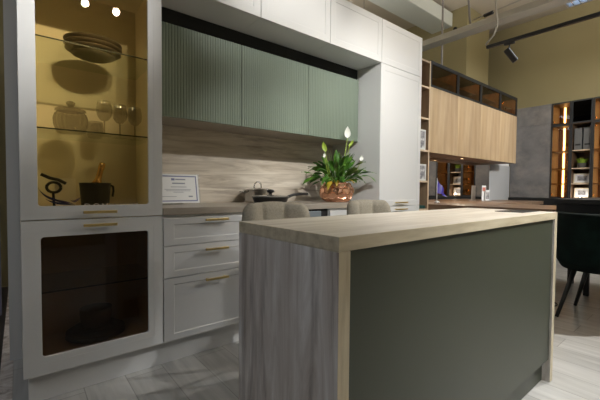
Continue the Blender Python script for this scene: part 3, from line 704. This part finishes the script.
t = thing('ornament', 'gold V-shaped twig ornament in the last amber glass cabinet', 'ornament', (5.5,.4,2.2345))
obj('twig', tube(new(), [(5.42,.36,2.44),(5.46,.36,2.34),(5.5,.36,2.24)], .012, 8, .008), M['gold'], t)
obj('twig', tube(new(), [(5.5,.365,2.2365),(5.55,.365,2.31),(5.57,.365,2.36)], .008, 8, .01), M['gold'], t)
# under-cabinet light
x, y = 4.22, .4
t = thing('undercabinet_light', 'small round spotlight under the oak cabinets above the desk', 'light', (x,y,1.455))
obj('ring', lathe(new(), [(.03,-.006),(.03,0),(.022,0),(.022,-.006)], x,y,1.4598,24,False,False), M['chrome'], t)
obj('lens', lathe(new(), [(.021,-.004),(.021,-.001)], x,y,1.4598,24), glow('puck_lens',(1,.75,.4),6), t)
ld = bpy.data.lights.new('puck_beam','SPOT'); ld.energy = 16; ld.spot_size = 2.3; ld.color = (1,.85,.65); ld.shadow_soft_size = .03
lo = bpy.data.objects.new('puck_beam', ld); COL.objects.link(lo); lo.location = (x,y,1.44)
tag(obj('mirror_panel', box(new(), 3.13, 5.6, .604, .612, .846, 1.4565), M['mirror']), 'bronze mirror splashback under the oak wall cabinets', 'mirror')
tag(obj('splash_panel', box(new(), 5.602, 6.46, .6025, .6145, .001, 1.4565), M['silver']), 'silver grey splashback panel in the corner beside the mirror', 'panel')
# desk
t = thing('corner_desk', 'long walnut desk running under the mirror with a wide end towards the island', 'desk', (4.2,.1,0))
bm = new()
pts = [(3.132,-.985),(4.2,-.985),(4.2,-.05),(6.1,-.05),(6.1,.6),(3.132,.6)]
lo = [bm.verts.new((x,y,.79)) for x,y in pts]; hi = [bm.verts.new((x,y,.845)) for x,y in pts]
bm.faces.new(lo[::-1]); bm.faces.new(hi)
for i in range(6): bm.faces.new((lo[i],lo[(i+1)%6],hi[(i+1)%6],hi[i]))
obj('desktop', bm, M['desk'], t, bevel=.002)
obj('end_panel', box(new(), 6.05, 6.08, 0, .59, .001, .789), M['desk'], t)
obj('end_panel', box(new(), 3.14, 3.17, .05, .59, .001, .789), M['desk'], t)
for lx, ly in ((3.25,-.9),(4.1,-.9)): obj('leg', box(new(), lx-.025, lx+.025, ly-.025, ly+.025, .001, .789), M['black'], t)
# flag
fx, fy = 3.68, .46
t = thing('desk_flag', 'small violet satin flag on a white stand on the desk', 'flag', (fx,fy,.8455))
obj('stand', lathe(new(), [(.035,0),(.035,.012),(.012,.022),(.006,.03)], fx,fy,.846,24), M['white_plastic'], t)
obj('pole', tube(new(), [(fx,fy,.876),(fx,fy,1.17)], .005, 8), M['white_plastic'], t)
bm = new(); prev = None; n = 14
for i in range(n+1):
    f = i/n; row = []
    for j in range(9):
        g = j/8
        xx = fx + .006 + .17*f*(1-.1*g); yy = fy + .018*math.sin(f*9+g)*(.3+f) - .04*f
        zz = 1.163 - .225*f - g*(.17*(1-f)**1.2+.02)
        row.append(bm.verts.new((xx,yy,zz)))
    if prev:
        for j in range(8): fc = bm.faces.new((prev[j],prev[j+1],row[j+1],row[j])); fc.smooth = True
    prev = row
obj('cloth', bm, M['flag'], t, fix=False)
# leaflets
t = thing('leaflet_stand', 'white leaflets in a small stand before the mirror', 'leaflet', (5.25,.5,.8455))
obj('leaflet', box(new(), 5.15,5.29,.52,.524,.846,1.09), M['paper'], t)
obj('leaflet', box(new(), 5.21,5.35,.49,.494,.846,1.02), M['paper'], t)
obj('picture', box(new(), 5.225,5.335,.4885,.4897,.87,.98), M['photo'], t)
obj('picture', box(new(), 5.165,5.275,.5185,.5197,1.0,1.06), mat('red_print',(.5,.16,.12),.6), t)
obj('foot', box(new(), 5.15,5.35,.46,.4885,.846,.853), M['white_plastic'], t)
# grey wall panels on the right
XR = 6.47
tag(obj('wall_panel', box(new(), XR, XR+.04, -.018, .598, .89, 2.15), M['concrete']), 'large grey concrete-look wall panel beside the lit bookcase', 'panel', 'grey concrete-look wall panels')
tag(obj('wall_panel', box(new(), XR, XR+.04, -.018, .598, 2.154, 2.497), M['concrete']), 'narrow grey concrete-look panel above the large one by the bookcase', 'panel', 'grey concrete-look wall panels')
tag(obj('wall_panel', box(new(), XR, XR+.04, -1.9, -.87, .89, 2.497), M['concrete']), 'grey concrete-look wall panel on the far side of the bookcase', 'panel', 'grey concrete-look wall panels')
tag(obj('base_cabinet', box(new(), XR-.06, 6.88, -1.9, .597, .001, .885), M['black'], bevel=.002), 'long black base cabinet under the grey panels and bookcase', 'cabinet')
XB = 6.86
def bookcase(y0, y1, label, glass, upglass, shelves, lit):
    t = thing('bookcase', label, 'bookcase', (6.66,(y0+y1)/2,.888), 'tall graphite bookcase columns')
    bm = new(); box(bm, XR+.022, XB, y0, y0+.016, .888, 2.49); box(bm, XR+.022, XB, y1-.016, y1, .888, 2.49)
    box(bm, XR+.022, XB, y0+.016, y1-.016, .888, .9); box(bm, XR+.022, XB, y0+.016, y1-.016, 2.474, 2.49); box(bm, XR+.022, XB, y0+.016, y1-.016, 2.113, 2.129)
    obj('frame', bm, M['walnut'], t)
    obj('back_panel', box(new(), XB, XB+.012, y0, y1, .888, 2.49), M['walnut'], t)
    for z in shelves: obj('shelf', box(new(), XR+.024, XB-(.04 if glass else .001), y0+.0165, y1-.0165, z-.008, z+.008), M['oak_light'] if not glass else M['walnut'], t)
    def door(z0, z1, m):
        bm = new(); frame_panel(bm, y0+.001, y1-.001, z0, z1, y0+.022, y1-.022, z0+.022, z1-.022, .001, 0, .02, 1)
        bmesh.ops.transform(bm, matrix=Matrix(((0,1,0,XR),(1,0,0,0),(0,0,1,0),(0,0,0,1))), verts=bm.verts)
        dr = obj('door', bm, M['darkframe'], t)
        obj('pane', box(new(), XR+.008, XR+.011, y0+.018, y1-.018, z0+.018, z1-.018), m, dr)
        for zz in (z0+.06, z1-.06): tag(obj('hinge', box(new(), XR+.024, XR+.05, y1-.034, y1-.0165, zz-.012, zz+.012), M['gold'], dr), 'small gold hinge')
    door(2.122, 2.496, upglass)
    if glass: door(.89, 2.118, M['bronze_lt'])
    else:
        bm = new(); box(bm, XR, XR+.021, y0+.001, y0+.02, .89, 2.118); box(bm, XR, XR+.021, y1-.02, y1-.001, .89, 2.118); obj('front_trim', bm, M['darkframe'], t)
    if lit: 
        for z0, z1 in ((.902,2.11),(2.131,2.47)): tag(obj('light_strip', box(new(), XB-.012, XB-.002, y1-.108, y1-.084, z0, z1), M['ledwarm'], t), 'glowing warm light strip')
    return t
SH = (1.13,1.385,1.68)
bookcase(-.295,-.022,'lit glass bookcase column next to the grey wall panels', True, M['bronze_lt'], SH, True)
bookcase(-.575,-.298,'open bookcase column with binders, plant and frames', False, M['blackglass'], SH, False)
bookcase(-.86,-.578,'lit glass bookcase column at the right edge of the picture', True, M['bronze_lt'], SH, True)
for y, nm in ((-.385,'left of the two on the bookcase top shelf'),(-.505,'right of the two on the bookcase top shelf')):
    t = thing('binder_box', 'grey binder box with black slot, '+nm, 'binder', (6.62,y,1.6885), 'grey binder boxes on the bookcase')
    obj('case', box(new(), 6.52, 6.78, y-.05, y+.05, 1.6885, 2.04), M['boxgrey'], t, bevel=.003)
    obj('slot', box(new(), 6.517, 6.5195, y-.035, y+.035, 1.76, 1.785), M['black'], t)
t = thing('potted_grass', 'small bright green grass plant in a dark pot on the bookcase', 'potted plant', (6.6,-.43,1.3935))
obj('pot', lathe(new(), [(.055,0),(.068,.075),(.072,.078),(.064,.076),(.05,.06)], 6.6,-.43,1.3935,24,True,True), M['boxgrey'], t)
bm = new()
for k in range(260):
    a = random.uniform(0,2*PI); r = .05*math.sqrt(random.random()); hgt = random.uniform(.06,.11); sp = random.uniform(.2,.9)
    p = Vector((6.6+r*math.cos(a), -.43+r*math.sin(a), 1.455)); o = Vector((math.cos(a),math.sin(a),0)); w = Vector((-o.y,o.x,0))*.005
    q = p+o*hgt*sp*.35+Vector((0,0,hgt*.6)); e = p+o*hgt*sp*.8+Vector((0,0,hgt))
    v = [bm.verts.new(c) for c in (p-w,p+w,q+w*.8,q-w*.8,e)]
    bm.faces.new((v[0],v[1],v[2],v[3])); bm.faces.new((v[3],v[2],v[4]))
obj('grass_blades', bm, M['grass'], t, fix=False)
def shelf_frame(y0, y1, z, h, x, label):
    t = thing('picture_frame', label, 'photo frame', (x,(y0+y1)/2,z), 'cream picture frames on the bookcase')
    mt = Matrix.Translation((x,0,z+.002)) @ Matrix.Rotation(.16,4,'Y')
    bm = new(); frame_panel(bm, y0, y1, 0, h, y0+.014, y1-.014, .014, h-.014, .001, 0, .014, 1)
    bmesh.ops.transform(bm, matrix=Matrix(((0,1,0,0),(1,0,0,0),(0,0,1,0),(0,0,0,1))), verts=bm.verts); bmesh.ops.transform(bm, matrix=mt, verts=bm.verts); obj('frame', bm, M['frame_cream'], t)
    bm = box(new(), .007,.009,y0+.012,y1-.012,.012,h-.012); bmesh.ops.transform(bm, matrix=mt, verts=bm.verts); obj('mount', bm, M['paper'], t)
    bm = box(new(), .004,.006,y0+.05,y1-.05,.045,h-.045); bmesh.ops.transform(bm, matrix=mt, verts=bm.verts); obj('print', bm, M['photo'], t)
shelf_frame(-.548,-.322,1.1385,.165,6.6,'cream picture frame with a group photo on the middle bookcase shelf')
shelf_frame(-.535,-.335,.901,.165,6.6,'cream picture frame brightly lit on the lowest bookcase shelf')
t = thing('added_frame_light', 'added small round light brightening the lowest picture frame of the bookcase', 'lamp', (6.5,-.44,.9))  # made-up light source for the glare reflected in the frame glass
obj('base', lathe(new(), [(.02,0),(.02,.012),(.016,.016)], 6.505,-.44,.901,20), M['darkframe'], t)
obj('lens', lathe(new(), [(.013,.0165),(.012,.019)], 6.505,-.44,.901,20), glow('added_light_lens',(1,.95,.88),40), t)
ld = bpy.data.lights.new('added_frame_beam','POINT'); ld.energy = .8; ld.shadow_soft_size = .012; ld.color = (1,.93,.82)
lo = bpy.data.objects.new('added_frame_beam', ld); COL.objects.link(lo); lo.location = (6.505,-.44,.935)
# small glasses inside the lit column
for z, yy in ((1.1385,-.235),(1.3935,-.24),(1.6885,-.235),(.9005,-.24)):
    tag(obj('goblet', lathe(new(), [(.03,0),(.03,.003),(.005,.008),(.004,.06),(.02,.075),(.03,.1),(.028,.13)], 6.6,yy,z,20,True,False), M['gold']), 'small gold goblet in the lit bookcase, '+{1.1385:'second shelf from the bottom',1.3935:'third shelf from the bottom',1.6885:'fourth shelf from the bottom',.9005:'bottom shelf'}[z], 'goblet', 'gold goblets in the lit bookcase')
# black table and green chair
t = thing('black_table', 'black table with deep apron behind the green velvet chair', 'table', (3.8,-1.5,0))
obj('tabletop', box(new(), 2.98, 4.4, -2.2, -1.02, .905, .945), M['black'], t, bevel=.003)
obj('apron', box(new(), 3.0, 4.38, -2.18, -1.035, .745, .904), M['black'], t)
for lx, ly in ((4.3,-1.2),(4.3,-2.1),(3.1,-2.1),(3.64,-1.13)): obj('leg', box(new(), lx-.02, lx+.02, ly-.02, ly+.02, .001, .744), M['black'], t)
CX, CY = 2.97, -1.33
t = thing('green_chair', 'dark green velvet tub chair with black splayed legs right of the island', 'chair', (CX,CY,0))
bm = new(); rows = []; n = 40
for i in range(n+1):
    f = i/n; ph = PI - math.radians(112) + math.radians(224)*f
    c_ = math.cos(ph-PI); top = .60+.245*max(0,min(1,(c_+.45)/1.0))**.6
    rr = []
    for r, zz in ((.245,.44),(.25,.55),(.262,top-.03),(.272,top-.006),(.29,top),(.308,top-.012),(.312,top-.05),(.305,.6),(.285,.46),(.25,.40)):
        rr.append(bm.verts.new((CX+r*math.cos(ph)*1.0, CY+r*math.sin(ph)*.95, zz)))
    rows.append(rr)
for a, b in zip(rows, rows[1:]):
    for k in range(len(a)):
        fc = bm.faces.new((a[k],a[(k+1)%len(a)],b[(k+1)%len(a)],b[k])); fc.smooth = True
bm.faces.new(rows[0]); bm.faces.new(rows[-1][::-1])
obj('backrest', bm, M['velvet'], t)
obj('seat', lathe(new(), [(.1,.385),(.23,.39),(.246,.41),(.244,.45),(.22,.475),(.1,.485),(.02,.486)], CX,CY,0,36), M['velvet'], t, smooth=True)
for (tx,ty),(bx,by) in (((-.12,.12),(-.24,.2)),((.1,.08),(.23,.185)),((-.1,-.1),(-.25,-.1)),((.12,-.12),(.26,-.2))):
    obj('leg', tube(new(), [(CX+tx,CY+ty,.384),(CX+bx,CY+by,.002)], .019, 12, .013), M['blacksatin'], t)
cable('floor_cable', [(3.05+.1*math.cos(a), -.95+.1*math.sin(a), .006) for a in [i*.4 for i in range(16)]]+[(3.4,-.8,.006),(4.2,-.7,.006)], .005, M['blacksatin'], 'thin dark cable coiled on the floor by the green chair')
# ------------------------------------------------------------------ world and view
w = bpy.data.worlds.new('world'); sc.world = w; w.use_nodes = True
w.node_tree.nodes['Background'].inputs['Color'].default_value = (.5,.5,.52,1); w.node_tree.nodes['Background'].inputs['Strength'].default_value = .1
sc.view_settings.view_transform = 'Standard'; sc.view_settings.look = 'None'; sc.view_settings.gamma = 1; sc.view_settings.use_curve_mapping = False
sc.view_settings.exposure = 0
sc.cycles.max_bounces = 10; sc.cycles.transparent_max_bounces = 24
sc.cycles.use_denoising = True
